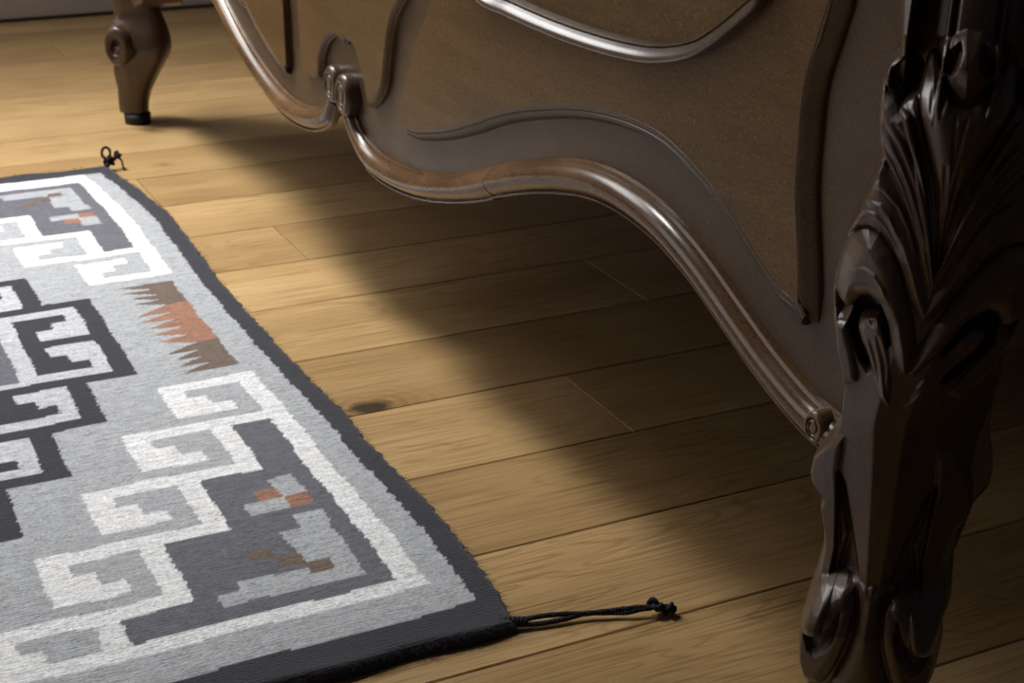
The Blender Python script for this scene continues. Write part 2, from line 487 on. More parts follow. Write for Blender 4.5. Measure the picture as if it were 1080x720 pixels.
def tube(path, radii, nseg=8):
    P = np.array(path, float); n = len(P)
    T = np.gradient(P, axis=0); T /= np.linalg.norm(T, axis=1)[:, None] + 1e-12
    up = np.array([0.03, 0.05, 1.0])
    A = np.cross(T, up); A /= np.linalg.norm(A, axis=1)[:, None] + 1e-9
    B = np.cross(T, A)
    th = np.linspace(0, 2 * math.pi, nseg, endpoint=False)
    rad = np.broadcast_to(np.asarray(radii, float), (n,))
    R = P[:, None] + rad[:, None, None] * (np.cos(th)[None, :, None] * A[:, None] + np.sin(th)[None, :, None] * B[:, None])
    V = R.reshape(-1, 3); F = []
    for i in range(n - 1):
        for j in range(nseg):
            k = (j + 1) % nseg
            F.append((i * nseg + j, i * nseg + k, (i + 1) * nseg + k, (i + 1) * nseg + j))
    F.append(tuple(range(nseg))[::-1]); F.append(tuple(range((n - 1) * nseg, n * nseg)))
    return V, F

def merge(parts):
    V, F, o = [], [], 0
    for v, f in parts:
        V.append(v); F += [tuple(i + o for i in q) for q in f]; o += len(v)
    return np.vstack(V), F

def twisted(path, r, pitch, strands=2, sr=None, taper=None):
    """strands of yarn wound round a path"""
    C = resample(path, 110)
    T = np.gradient(C, axis=0); T /= np.linalg.norm(T, axis=1)[:, None]
    A = np.cross(T, [0, 0, 1.0]); A /= np.linalg.norm(A, axis=1)[:, None]
    B = np.cross(A, T)
    L = np.r_[0, np.cumsum(np.linalg.norm(np.diff(C, axis=0), axis=1))]
    out = []
    for k in range(strands):
        ph = 2 * math.pi * (L / pitch + k / strands)
        Q = C + r * (np.cos(ph)[:, None] * A + np.sin(ph)[:, None] * B)
        out.append(tube(Q, sr or r, 6))
    return out

def knot(c, r, yarn, axis=(1, 0.2, 0.3), seed=0):
    t = np.linspace(0, 2 * math.pi, 90)
    x = np.sin(t) + 2 * np.sin(2 * t); y = np.cos(t) - 2 * np.cos(2 * t); z = -np.sin(3 * t) * 1.3
    K = np.stack([x, y, z], 1) / 3 * r
    a = Vector((0, 0, 1)).rotation_difference(Vector(axis)).to_matrix()
    K = K @ np.array(a).T + np.array(c)
    return [tube(K, yarn, 6)]

# near corner cord: two plied strands, parting and meeting, with a knot at the end
cordA = [(0.406, 0.816, 0.006), (0.418, 0.8135, 0.0058), (0.430, 0.8115, 0.0062), (0.445, 0.8078, 0.0058), (0.458, 0.8035, 0.005), (0.470, 0.800, 0.0052), (0.484, 0.7955, 0.0062), (0.496, 0.7915, 0.0068), (0.504, 0.7890, 0.0068)]
cordB = [(0.406, 0.814, 0.004), (0.416, 0.8105, 0.0036), (0.428, 0.8072, 0.0034), (0.445, 0.8050, 0.0036), (0.460, 0.8035, 0.0046), (0.474, 0.7985, 0.0042), (0.486, 0.7930, 0.0044), (0.496, 0.7902, 0.0058), (0.504, 0.7880, 0.0062)]
parts = twisted(cordA, 0.00105, 0.0042, 2, 0.00115) + twisted(cordB, 0.00105, 0.0042, 2, 0.00115)
parts += twisted([(0.398, 0.817, 0.006), (0.408, 0.8145, 0.006), (0.417, 0.812, 0.005)], 0.0018, 0.009, 3, 0.0019)
parts += knot((0.5070, 0.7885, 0.0075), 0.0048, 0.0019, (0.7, 0.2, 0.7)) + knot((0.5150, 0.7835, 0.0052), 0.0042, 0.0017, (0.2, 0.9, 0.4))
parts += [tube([(0.507, 0.788, 0.006), (0.511, 0.786, 0.0055), (0.516, 0.783, 0.005), (0.520, 0.7815, 0.005)], [0.003, 0.003, 0.003, 0.002], 8)]
V, F = merge(parts)
rug_put(mesh_from('corner_cord', V, F, M_CORD))['label'] = 'plied dark cord with knotted end at the near corner'
# far corner tuft: a knot and two loops standing up
parts = knot((0.404, 2.022, 0.012), 0.0062, 0.0022, (0.2, 0.9, 0.4)) + knot((0.417, 2.026, 0.019), 0.0048, 0.0018, (0.6, 0.2, 0.4))
lp = [(0.401 + 0.0055 * math.cos(a), 2.024, 0.024 + 0.0075 * math.sin(a)) for a in np.linspace(-1.4, 4.6, 26)]
parts += [tube(lp, 0.0019, 6)]
parts += twisted([(0.396, 2.012, 0.006), (0.402, 2.018, 0.011), (0.410, 2.022, 0.015), (0.417, 2.026, 0.020)], 0.0014, 0.006, 2, 0.0016)
parts += [tube([(0.417, 2.026, 0.018), (0.4205, 2.021, 0.011), (0.4205, 2.016, 0.004), (0.422, 2.012, 0.002)], 0.0014, 6)]
V, F = merge(parts)
rug_put(mesh_from('corner_cord', V, F, M_CORD))['label'] = 'small dark knotted tuft at the far corner'

# ------------------------------------------------------------------ bed
FB = {
 'roll_low_near': [(1369,228),(1345,206),(1317,190),(1269,185),(1202,190),(1140,202),(1084,218),(1030,239),(966,262),(908,277),(855,283),(805,278),(758,265),(713,245),(671,226),(632,214),(609,214)],
 'roll_up_near': [(1339,233),(1329,228),(1315,217),(1289,209),(1255,206),(1189,214),(1129,229),(1055,252),(990,274),(930,291),(876,303),(826,305),(779,300),(734,286),(692,268),(652,252),(603,236)],
 'roll_low_far': [(1800,257),(1736,230),(1668,206),(1586,187),(1524,181),(1464,185),(1420,195),(1386,211),(1371,230)],
 'roll_up_far': [(1738,267),(1692,244),(1627,220),(1564,205),(1503,201),(1444,211),(1417,223),(1408,234)],
 'ledge_near': [(1216,250),(1179,254),(1119,270),(1065,289),(1014,309),(953,327),(898,340),(847,347),(800,348),(766,342),(723,327),(691,309),(661,293),(641,289)],
 'panel_edge_near': [(1214,252),(1209,274),(1195,301),(1174,333),(1159,351),(1143,369)],
 'cart_right': [(1205,359),(1229,335),(1242,304),(1250,277),(1267,258),(1288,247)],
 'arch': [(1420,245),(1415,266),(1400,284),(1381,294),(1365,295),(1355,292),(1342,297),(1326,294),(1308,277),(1293,248)],
 'panel_edge_far': [(1525,304),(1523,235)],
 'ledge_far': [(1661,281),(1624,262),(1562,240),(1523,235)],
 'cart_left': [(1482,311),(1479,274),(1474,241),(1440,239),(1420,245)],
 'oval_outer': [(1047,386),(996,383),(937,382),(884,383),(834,386),(795,391),(758,401),(734,413),(704,433),(688,447)],
 'oval_inner': [(1004,393),(966,392),(910,390),(859,393),(795,400),(754,411),(726,424),(703,440),(696,446)],
 'bead_outer': [(628,457),(635,437),(641,411),(642,380),(641,355),(635,324),(628,288)],
 'bead_inner': [(634,456),(640,436),(650,409),(651,378),(650,352),(644,322),(639,292)],
 'volute_near': [(1364,243),(1323,254),(1345,263),(1343,230),(1344,247)],
 'volute_far': [(1404,245),(1374,252),(1386,265),(1389,233),(1387,249)],
}
FB = {k: np.array(v, float) / 1000 for k, v in FB.items()}
BED0 = Vector((0.53, 1.40, 0))
bed = empty('carved_bed', BED0)
tag(bed, 'antique dark walnut bed with carved scroll legs and moulded footboard on oak floor', 'bed')
def bput(o, parent=None):
    if parent is None:
        o.location = o.location - BED0
        o.parent = bed
    else:
        o.parent = parent
    return o

FX = 0.500            # apron face
def slab(name, poly, x_face, x_back, mat, bevel=0.002, holes=(), profile=None):
    """board standing in the plane of the footboard: outline in (y, z), front edges eased"""
    def offs(P, d):
        e = np.roll(P, -1, 0) - np.roll(P, 1, 0)
        nrm = np.stack([-e[:, 1], e[:, 0]], 1); nrm /= np.linalg.norm(nrm, axis=1)[:, None] + 1e-12
        return P + nrm * d
    loops = []
    for k, P in enumerate([poly, *holes]):
        P = np.array(P, float)
        a = 0.5 * np.sum(P[:, 0] * np.roll(P[:, 1], -1) - np.roll(P[:, 0], -1) * P[:, 1])
        if (a > 0) != (k == 0): P = P[::-1]
        loops.append(P)
    prof = profile or [(0.0, 1.0), (bevel * 0.3, 0.35), (bevel, 0.0)]    # (inset, drop / bevel)
    V, F = [], []
    front = []
    for P in loops:
        n = len(P); rings = [np.c_[np.full(n, x_back), P]]
        for ins, dr in prof:
            Q = offs(P, ins)
            rings.append(np.c_[np.full(n, x_face + dr * bevel), Q])
        o = len(V)
        for rg in rings: V += [tuple(p) for p in rg]
        for k in range(len(rings) - 1):
            for i in range(n):
                j = (i + 1) % n
                F.append((o + k * n + i, o + k * n + j, o + (k + 1) * n + j, o + (k + 1) * n + i))
        front.append((o + (len(rings) - 1) * n, rings[-1]))
    flat = [[Vector((p[1], p[2], 0)) for p in rg] for _, rg in front]
    ids = [o + i for (o, rg) in front for i in range(len(rg))]
    for t in tessellate_polygon(flat):
        F.append(tuple(ids[i] for i in t))
    o0, n0 = 0, len(loops[0])
    me = bpy.data.meshes.new(name)
    me.from_pydata([tuple(map(float, v)) for v in V], [], F)
    bm = bmesh.new(); bm.from_mesh(me)
    bmesh.ops.recalc_face_normals(bm, faces=bm.faces)
    bm.to_mesh(me); bm.free()
    o = link(name, me, mat, None, False)
    mod = o.modifiers.new('w', 'WEIGHTED_NORMAL') if False else None
    return o

def sweep(name, path, profile, mat, x0=FX, closed=False, taper=None, flip=False):
    """moulding: profile (n, d) swept along a (y, z) path; n to the left of travel, d outward from the face"""
    P = np.array(path, float); n = len(P)
    T = (np.roll(P, -1, 0) - np.roll(P, 1, 0)) if closed else np.gradient(P, axis=0)
    T /= np.linalg.norm(T, axis=1)[:, None] + 1e-12
    N = np.stack([-T[:, 1], T[:, 0]], 1) * (-1 if flip else 1)
    pr = np.array(profile, float)
    tp = np.ones(n) if taper is None else np.asarray(taper)
    Y = P[:, None, 0] + N[:, None, 0] * pr[None, :, 0] * tp[:, None]
    Z = P[:, None, 1] + N[:, None, 1] * pr[None, :, 0] * tp[:, None]
    X = x0 - pr[None, :, 1] * np.maximum(tp[:, None], 0.0) + 0 * Y
    G = np.stack([X, Y, Z], -1)
    if closed: G = np.concatenate([G, G[:1]], 0)
    me = quad_mesh(name, G)
    bm = bmesh.new(); bm.from_mesh(me)
    if not closed:
        bm.verts.ensure_lookup_table()
    bmesh.ops.remove_doubles(bm, verts=bm.verts, dist=1e-5)
    if not closed:
        m_ = len(pr)
        bm.verts.ensure_lookup_table()
        if len(bm.verts) == n * m_:
            for r_ in (0, n - 1):
                try: bm.faces.new([bm.verts[r_ * m_ + i] for i in range(m_)])
                except ValueError: pass
    bmesh.ops.recalc_face_normals(bm, faces=bm.faces)
    bm.to_mesh(me); bm.free()
    o = link(name, me, mat, None, True)
    es = o.modifiers.new('split', 'EDGE_SPLIT'); es.split_angle = math.radians(42)
    return o

def mid(a, b, n):
    A, B = resample(a, n), resample(b, n)
    return (A + B) / 2, np.linalg.norm(A - B, axis=1) / 2

cn, wn = mid(FB['roll_low_near'], FB['roll_up_near'], 150)
ext = cn[-1] - cn[-6]; ext /= np.linalg.norm(ext)
cn = np.vstack([cn, cn[-1] + ext * 0.010, cn[-1] + ext * 0.021])
cf, wf = mid(FB['roll_low_far'][::-1], FB['roll_up_far'][::-1], 110)     # from the volute outward
# the far arch beyond the frame mirrors the near one
c_mid = 1.385
mir = cn.copy(); mir[:, 0] = 2 * c_mid - mir[:, 0]
tail = mir[(mir[:, 0] > cf[-1, 0] + 0.012)]
tail[:, 1] -= 0.012 * np.clip((tail[:, 0] - tail[0, 0]) / 0.2, 0, 1)
cf = resample(np.vstack([cf[::6], cf[-1:], tail[::6], tail[-1:]]), 180)
# apron board
TOP = 0.66
Y_NEAR, Y_FAR = 0.562, 2.205
low = np.vstack([cn[::-1][::2], cf[::2]])
low[:, 1] += 0.0
apron_poly = np.vstack([[(Y_NEAR, low[0, 1])], low, [(Y_FAR, low[-1, 1])], [(Y_FAR, TOP)], [(Y_NEAR, TOP)]])
apron_poly = apron_poly[np.r_[True, np.linalg.norm(np.diff(apron_poly, axis=0), axis=1) > 1e-4]]
apron = bput(slab('footboard_apron', apron_poly, FX, FX + 0.026, M_APRON, 0.0005))
box_top = bput(box('footboard_cap', FX - 0.016, FX + 0.036, Y_NEAR - 0.02, Y_FAR + 0.02, TOP, TOP + 0.03, M_ROLL, None, 0.008))

# bottom roll moulding (lip, round nose, soft underside)
ROLL = [(0.0130, -0.002), (0.0130, 0.0048), (0.0122, 0.0060), (0.0112, 0.0060), (0.0104, 0.0046), (0.0096, 0.0052), (0.0080, 0.0074), (0.0058, 0.0100),
        (0.0028, 0.0119), (-0.0005, 0.0124), (-0.0038, 0.0115), (-0.0068, 0.0092), (-0.0088, 0.0062), (-0.0096, 0.0040), (-0.0104, 0.0036),
        (-0.0118, 0.0030), (-0.0126, 0.0012), (-0.0128, -0.004), (-0.0122, -0.022), (-0.0105, -0.027)]
k_joint = int(np.argmin(np.abs(cn[:, 0] - 1.031)))
kr = dict(flip=True)
def taper_in(n, m): return np.r_[np.linspace(0.72, 1, m) ** 0.7, np.ones(n - m)]
near_a = cn[:k_joint]; near_b = cn[k_joint + 0:].copy()
r1 = bput(sweep('bottom_moulding', near_a, ROLL, M_ROLL, FX, False, taper_in(len(near_a), 14)))
r1.data.materials[0] = M_ROLL
near_b2 = near_b.copy(); near_b2[:, 1] += 0.0007
gap = near_b2[0] - near_b2[1]; near_b2[0] += gap * 0.70
r2 = bput(sweep('bottom_moulding', near_b2, ROLL, M_ROLL, FX - 0.0004))
r3 = bput(sweep('bottom_moulding', cf[::-1], ROLL, M_ROLL, FX, False, taper_in(len(cf), 14)[::-1]))

# end curl of the near roll where it meets the leg
def curl(name, cy, cz, r, x0, depth, turns, flip, mat, stretch=1.18, hollow=0.0):
    """volute: a rounded drum whose face is carved with a spiral groove"""
    nth, nr = 120, 46
    th = np.linspace(0, 2 * math.pi, nth, endpoint=False)
    f = np.r_[np.linspace(0, 0.80, 34), 0.80 + 0.20 * np.sin(np.linspace(0, math.pi / 2, nr - 34))]
    TH, Fr = np.meshgrid(th, f)
    d = np.where(Fr > 0.72, depth - 0.34 * r * (1 - np.sqrt(np.clip(1 - ((Fr - 0.72) / 0.28) ** 2, 0, 1))), depth)
    # spiral r = a - b*theta, wound inward
    sg = -1 if flip else 1
    ang = np.mod(sg * TH + 2.2, 2 * math.pi) / (2 * math.pi)
    pitch = 0.40
    best = np.full(TH.shape, 9.0)
    for k in range(2):
        rk = 0.66 - 0.24 * (ang + k)
        best = np.minimum(best, np.where(rk > 0.30, np.abs(Fr - rk), 9.0))
    d = d - 0.0019 * np.exp(-(best / 0.06) ** 2) * sstep(ang + 1.2 - Fr, 0.2, 0.6)
    d = d - hollow * np.exp(-(Fr / 0.42) ** 4) * (0.55 + 0.45 * np.sin(TH + 0.6))
    rows = np.stack([x0 - d, cy + r * Fr * np.cos(TH), cz + stretch * r * Fr * np.sin(TH)], -1)
    back = np.stack([np.full(nth, x0 + 0.012), cy + r * np.cos(th), cz + stretch * r * np.sin(th)], -1)
    me = quad_mesh(name, np.concatenate([rows, back[None]], 0), None, True)
    bm = bmesh.new(); bm.from_mesh(me); bmesh.ops.remove_doubles(bm, verts=bm.verts, dist=1e-6)
    bmesh.ops.recalc_face_normals(bm, faces=bm.faces); bm.to_mesh(me); bm.free()
    return link(name, me, mat, None, True)
bput(curl('volute', 1.343, 0.2475, 0.0180, FX + 0.002, 0.0165, 1.6, False, M_WALNUT, 1.12))
bput(curl('volute', 1.3790, 0.2500, 0.0168, FX + 0.002, 0.0150, 1.6, False, M_WALNUT, 1.08))
bput(curl('volute', 0.6100, 0.2290, 0.0088, FX + 0.001, 0.0142, 1.2, False, M_ROLL, 1.1))
bput(curl('volute', 2 * c_mid - 0.6085, 0.2280, 0.0088, FX + 0.001, 0.0158, 1.2, True, M_ROLL, 1.1))

# oval frames and raised fields
PF = 0.0070          # how far the raised fields stand proud
def oval_loop(pts):
    lo = np.array(pts)
    y0, y1 = lo[:, 0].max(), lo[:, 0].min()
    top = []
    for a in np.linspace(0.12, 1 - 0.12, 9):
        top.append((y1 + (y0 - y1 + 0.05) * a - 0.005, 0.452 + 0.115 * math.sin(math.pi * a) ** 0.8))
    up = [(y1 - 0.004, 0.470)] + top + [(y0 + 0.062, 0.445), (y0 + 0.048, 0.412)]
    return resample(np.vstack([lo, up]), 360, True)
ov_out = oval_loop(FB['oval_outer'])
cen = ov_out.mean(0)
def inset(P, d):
    e = np.roll(P, -1, 0) - np.roll(P, 1, 0)
    nrm = np.stack([-e[:, 1], e[:, 0]], 1); nrm /= np.linalg.norm(nrm, axis=1)[:, None]
    if np.sum(P[:, 0] * np.roll(P[:, 1], -1) - np.roll(P[:, 0], -1) * P[:, 1]) < 0: nrm = -nrm
    return P + nrm * d
OVAL = [(0.0002, -0.003), (0.0002, 0.0060), (0.0008, 0.0072), (0.0017, 0.0076), (0.0025, 0.0071), (0.0030, 0.0071), (0.0046, 0.0060), (0.0062, 0.0046), (0.0078, 0.0030),
        (0.0090, 0.0014), (0.0096, 0.0008), (0.0101, 0.0020), (0.0108, 0.0020), (0.0114, 0.0006), (0.0121, -0.0085)]
def mirror(P):
    Q = np.array(P, float).copy(); Q[:, 0] = 2 * c_mid - Q[:, 0]; return Q

led = resample(FB['ledge_near'], 90)
pe = resample(FB['panel_edge_near'], 24)
be = resample(FB['bead_inner'][::-1], 40)          # bottom to top
field_near = np.vstack([led, [(led[-1, 0] - 0.0015, led[-1, 1] + 0.002)], be[2:], [(0.634, 0.63), (1.10, 0.63), (1.112, 0.44)], pe[::-1][:-1]])
led_f = mirror(led)
visible = resample(FB['ledge_far'], 30)
field_far_edge = resample(FB['panel_edge_far'], 10)
lf = np.vstack([visible[::-1][:-1], mirror(led)[mirror(led)[:, 0] > FB['ledge_far'][0, 0] + 0.01]])
be_f = mirror(be)
field_far = np.vstack([lf, be_f[2:], [(2 * c_mid - 0.634, 0.63), (1.60, 0.63), (1.56, 0.44)], field_far_edge[:-1]])
for nm, fld, ov in (('near', field_near, ov_out), ('far', field_far, mirror(ov_out))):
    hole = inset(ov, 0.006)
    f = bput(slab('raised_field', fld, FX - PF, FX + 0.001, M_VENEER, 0.0016, [hole], [(0.0, 1.0), (0.0003, 0.45), (0.0009, 0.12), (0.0016, 0.0)]))
    p = bput(slab('oval_panel', inset(ov, 0.003), FX - 0.0012, FX + 0.002, M_VENEER, 0.0003))
    d = 1 if np.sum(ov[:, 0] * np.roll(ov[:, 1], -1) - np.roll(ov[:, 0], -1) * ov[:, 1]) > 0 else -1
    bput(sweep('oval_frame', ov, OVAL, M_POLISH, FX - PF, True, None, d < 0))
# moulding under each raised field: cove, quirk and fillet
LEDGE = [(0.0020, 0.0060), (0.0012, 0.0071), (-0.0006, 0.0073), (-0.0020, 0.0068), (-0.0026, 0.0060), (-0.0032, 0.0066), (-0.0052, 0.0060), (-0.0072, 0.0042),
         (-0.0088, 0.0018), (-0.0094, 0.0004), (-0.0096, -0.001)]
def left_up(P):      # keep n pointing up whatever the direction of travel
    return P if P[0, 0] < P[-1, 0] else P[::-1]
led2 = np.vstack([led, [(0.634, 0.2838)]])
bput(sweep('field_moulding', left_up(led2[2:]), LEDGE, M_APRON, FX, False, None, False))
bput(sweep('field_moulding', left_up(lf[1:]), LEDGE, M_APRON, FX, False, None, False))
# outer bead of the raised field beside the leg
bo, bi = resample(FB['bead_outer'][::-1], 60), resample(FB['bead_inner'][::-1], 60)
bc, bw = (bo + bi) / 2, 0.0065
bc = np.vstack([[(0.631, 0.2815)], bc, [(0.628, 0.50), (0.624, 0.56), (0.622, 0.63)]])
bc = resample(bc, 90)
BEAD = [(0.0070, 0.0), (0.0070, 0.0066), (0.0060, 0.0073), (0.0045, 0.0070), (0.0010, 0.0054), (-0.0025, 0.0038), (-0.0055, 0.0026), (-0.0064, 0.0018), (-0.0068, -0.001)]
tpb = np.r_[np.sin(np.linspace(0.35, math.pi / 2, 6)), np.ones(84)]
bput(sweep('field_bead', bc, BEAD, M_APRON, FX, False, tpb, True))
bput(sweep('field_bead', mirror(bc), BEAD, M_APRON, FX, False, tpb, False))

# central cartouche with the arched cut-out above the volutes
arch = resample(FB['arch'], 70)
cr = resample(FB['cart_right'], 40)
cl = resample(FB['cart_left'], 30)
cart = np.vstack([cl[:-1], arch, [(1.2905, 0.2465)], cr[::-1], [(1.196, 0.39), (1.190, 0.44), (1.21, 0.63), (1.50, 0.63), (1.490, 0.40)]])
bput(slab('cartouche', cart, FX - 0.0078, FX + 0.001, M_VENEER, 0.0078, (), [(0.0, 1.0), (0.0002, 0.62), (0.0012, 0.52), (0.0022, 0.30), (0.0040, 0.10), (0.0062, 0.0)]))

# ------------------------------------------------------------------ carved legs
LG = {
 'left': [(315,4738),(285,4489),(337,4423),(362,4306),(353,4175),(335,4091),(314,4030),(347,3936),(393,3769),(439,3631),(468,3493),(489,3352),(493,3240),(479,3106),(450,2979),(401,2892),(379,2805),(384,2559),(445,2425),(509,2311),(521,2189),(490,2122),(426,2121),(453,2044),(420,1918),(413,1816),(434,1671),(465,1512),(492,1330),(484,1217),(445,1100),(426,907)],
 'lobe1': [(323,4466),(344,4400),(372,4303),(367,4170),(348,4086),(313,4025),(257,3980),(202,3907),(146,3811),(88,3689),(41,3535),(-22,3338),(-10,3495),(28,3725),(73,3943),(140,4149),(189,4268),(235,4285),(266,4316),(309,4335),(337,4380)],
 'lobe1b': [(234,4288),(206,4318),(177,4334),(143,4260),(95,4140),(34,3975),(-2,3733),(-29,3353),(16,3592),(80,3854),(160,4102)],
 'lobe2': [(302,4056),(362,3944),(413,3771),(459,3623),(484,3491),(422,3609),(377,3666),(330,3689),(262,3683),(200,3631),(144,3540),(96,3422),(41,3313),(-13,3297),(-21,3348),(41,3535),(88,3689),(146,3811),(202,3907),(257,3980)],
 'lobe3': [(465,3391),(445,3519),(402,3617),(367,3661),(329,3680),(270,3670),(207,3614),(151,3522),(109,3418),(71,3304),(43,3159),(54,2999),(102,3007),(148,3135),(181,3236),(232,3323),(288,3344),(331,3323),(363,3269),(381,3238),(413,3232),(446,3254),(465,3310)],
 'bowl': [(491,3296),(467,3336),(458,3280),(435,3248),(402,3233),(372,3248),(360,3232),(383,3182),(417,3141),(448,3129),(472,3167)],
 'pit': [(363,3269),(332,3328),(288,3349),(228,3330),(182,3246),(157,3131),(178,3099),(216,3193),(243,3227),(278,3221),(321,3188),(333,3137),(308,3084),(262,3020),(231,2949),(265,2923),(309,2959),(345,3018),(376,3079),(395,3136),(383,3182)],
 'inner': [(338,3140),(326,3190),(293,3224),(257,3210),(240,3240),(206,3198),(169,3109),(134,2937),(132,2804),(188,2862),(231,2949),(273,3031),(319,3089)],
 'rim': [(476,3464),(502,3379),(519,3226),(506,3091),(476,2963),(427,2875),(384,2807),(313,2865),(310,2901),(343,2996),(375,3068),(400,3133),(442,3121),(472,3167),(484,3272),(474,3371)],
 'center': [(147,4499),(126,4537),(80,4469),(39,4392),(-7,4346),(-55,4336),(-101,4345),(-112,4186),(-108,3879),(-84,3558),(-37,3336),(-8,3694),(31,3959),(94,4145),(137,4266),(159,4347)],
 'hollow': [(284,4485),(230,4516),(163,4468),(162,4344),(203,4316),(240,4289),(276,4327),(307,4357),(314,4425)],
 'bulb': [(109,4575),(55,4630),(-14,4666),(-80,4661),(-139,4615),(-180,4533),(-198,4449),(-168,4384),(-95,4353),(-22,4376),(32,4438),(79,4489)],
 'bulbpit': [(62,4558),(33,4610),(1,4635),(-15,4607),(-13,4558),(5,4511),(32,4471),(64,4500)],
 'wing': [(353,2522),(448,2451),(548,2285),(566,2159),(546,2084),(491,2006),(457,1840),(495,1612),(525,1367),(353,1446),(309,1724),(272,1963),(331,2146),(358,2297)],
 'recess': [(364,2304),(326,2262),(268,2077),(207,1846),(192,1769),(265,1732),(347,1709),(333,1870),(347,2078)],
 'scroll': [(537,1358),(490,1520),(447,1612),(389,1683),(316,1736),(251,1757),(209,1726),(192,1647),(198,1549),(221,1421),(263,1259),(316,1127),(383,1080),(457,1089),(512,1178)],
 'disc': [(489,1512),(447,1612),(389,1683),(316,1736),(251,1757),(219,1719),(217,1670),(264,1616),(296,1541),(343,1467),(397,1422),(451,1430)],
 'hole': [(457,1425),(397,1416),(342,1461),(295,1537),(264,1616),(262,1537),(284,1437),(322,1348),(375,1284),(418,1301)],
 'apron': [(187,1772),(138,1765),(76,1806),(-12,1680),(-60,1233),(-22,819),(289,606),(432,902),(272,1151),(206,1369),(179,1535),(172,1657)],
}
GR = {
 'r1': [(349,3823),(277,3822),(226,3785),(186,3719)],
 'r2': [(364,3771),(300,3772),(248,3735),(199,3668),(157,3574)],
 'r3': [(331,3927),(262,3901),(186,3840),(125,3739),(81,3621)],
 'r4': [(379,3472),(321,3493),(270,3480),(228,3438),(182,3351),(130,3206)],
 'r5': [(366,4202),(321,4225)],
 'g1': [(298,4187),(240,4121),(185,4039),(128,3929),(70,3762),(16,3540)],
 'g2': [(249,4202),(187,4136),(132,4040),(79,3919),(28,3725)],
 'g3': [(288,4097),(229,4025),(174,3939),(116,3819),(59,3664)],
 'g4': [(90,4389),(78,4314),(74,4242)],
 'g5': [(102,4383),(92,4290)],
 'g6': [(259,3111),(215,3003),(178,2867)],
 'g7': [(227,3150),(182,3031),(153,2871)],
 'g8': [(-17,4305),(-31,4046),(-29,3778),(-26,3496)],
 'g9': [(-2,4087),(-12,3821),(-12,3592)],
 'g10': [(158,4310),(98,4159),(26,3969),(-4,3775)],
 'g11': [(202,4308),(153,4189),(81,4008),(20,3772)],
}
LG = {k: np.array(v, float) / 10000 for k, v in LG.items()}
GR = {k: np.array(v, float) / 10000 for k, v in GR.items()}
DCZ = [0, .06, .12, .15, .17, .25, .3, .36, .42, .46, .5]
DCD = [-.028, -.022, -.012, -.008, -.014, -.012, -.006, .002, .004, .006, -.010]

def sdist(S, Z, poly, closed=True):
    """signed distance to a polygon (inside positive) or distance to a polyline"""
    P = np.asarray(poly); n = len(P)
    d2 = np.full(S.shape, 1e9); ins = np.zeros(S.shape, bool); tt = np.zeros(S.shape)
    last = n if closed else n - 1
    for i in range(last):
        a, b = P[i], P[(i + 1) % n]
        e = b - a; L2 = e @ e + 1e-14
        t = np.clip(((S - a[0]) * e[0] + (Z - a[1]) * e[1]) / L2, 0, 1)
        dd = (S - a[0] - t * e[0]) ** 2 + (Z - a[1] - t * e[1]) ** 2
        upd = dd < d2
        d2 = np.where(upd, dd, d2); tt = np.where(upd, (i + t) / last, tt)
        if closed:
            c = ((a[1] > Z) != (b[1] > Z))
            xi = a[0] + (Z - a[1]) * e[0] / (e[1] if abs(e[1]) > 1e-12 else 1e-12)
            ins ^= c & (S < xi)
    d = np.sqrt(d2)
    return np.where(ins, d, -d) if closed else (d, tt)

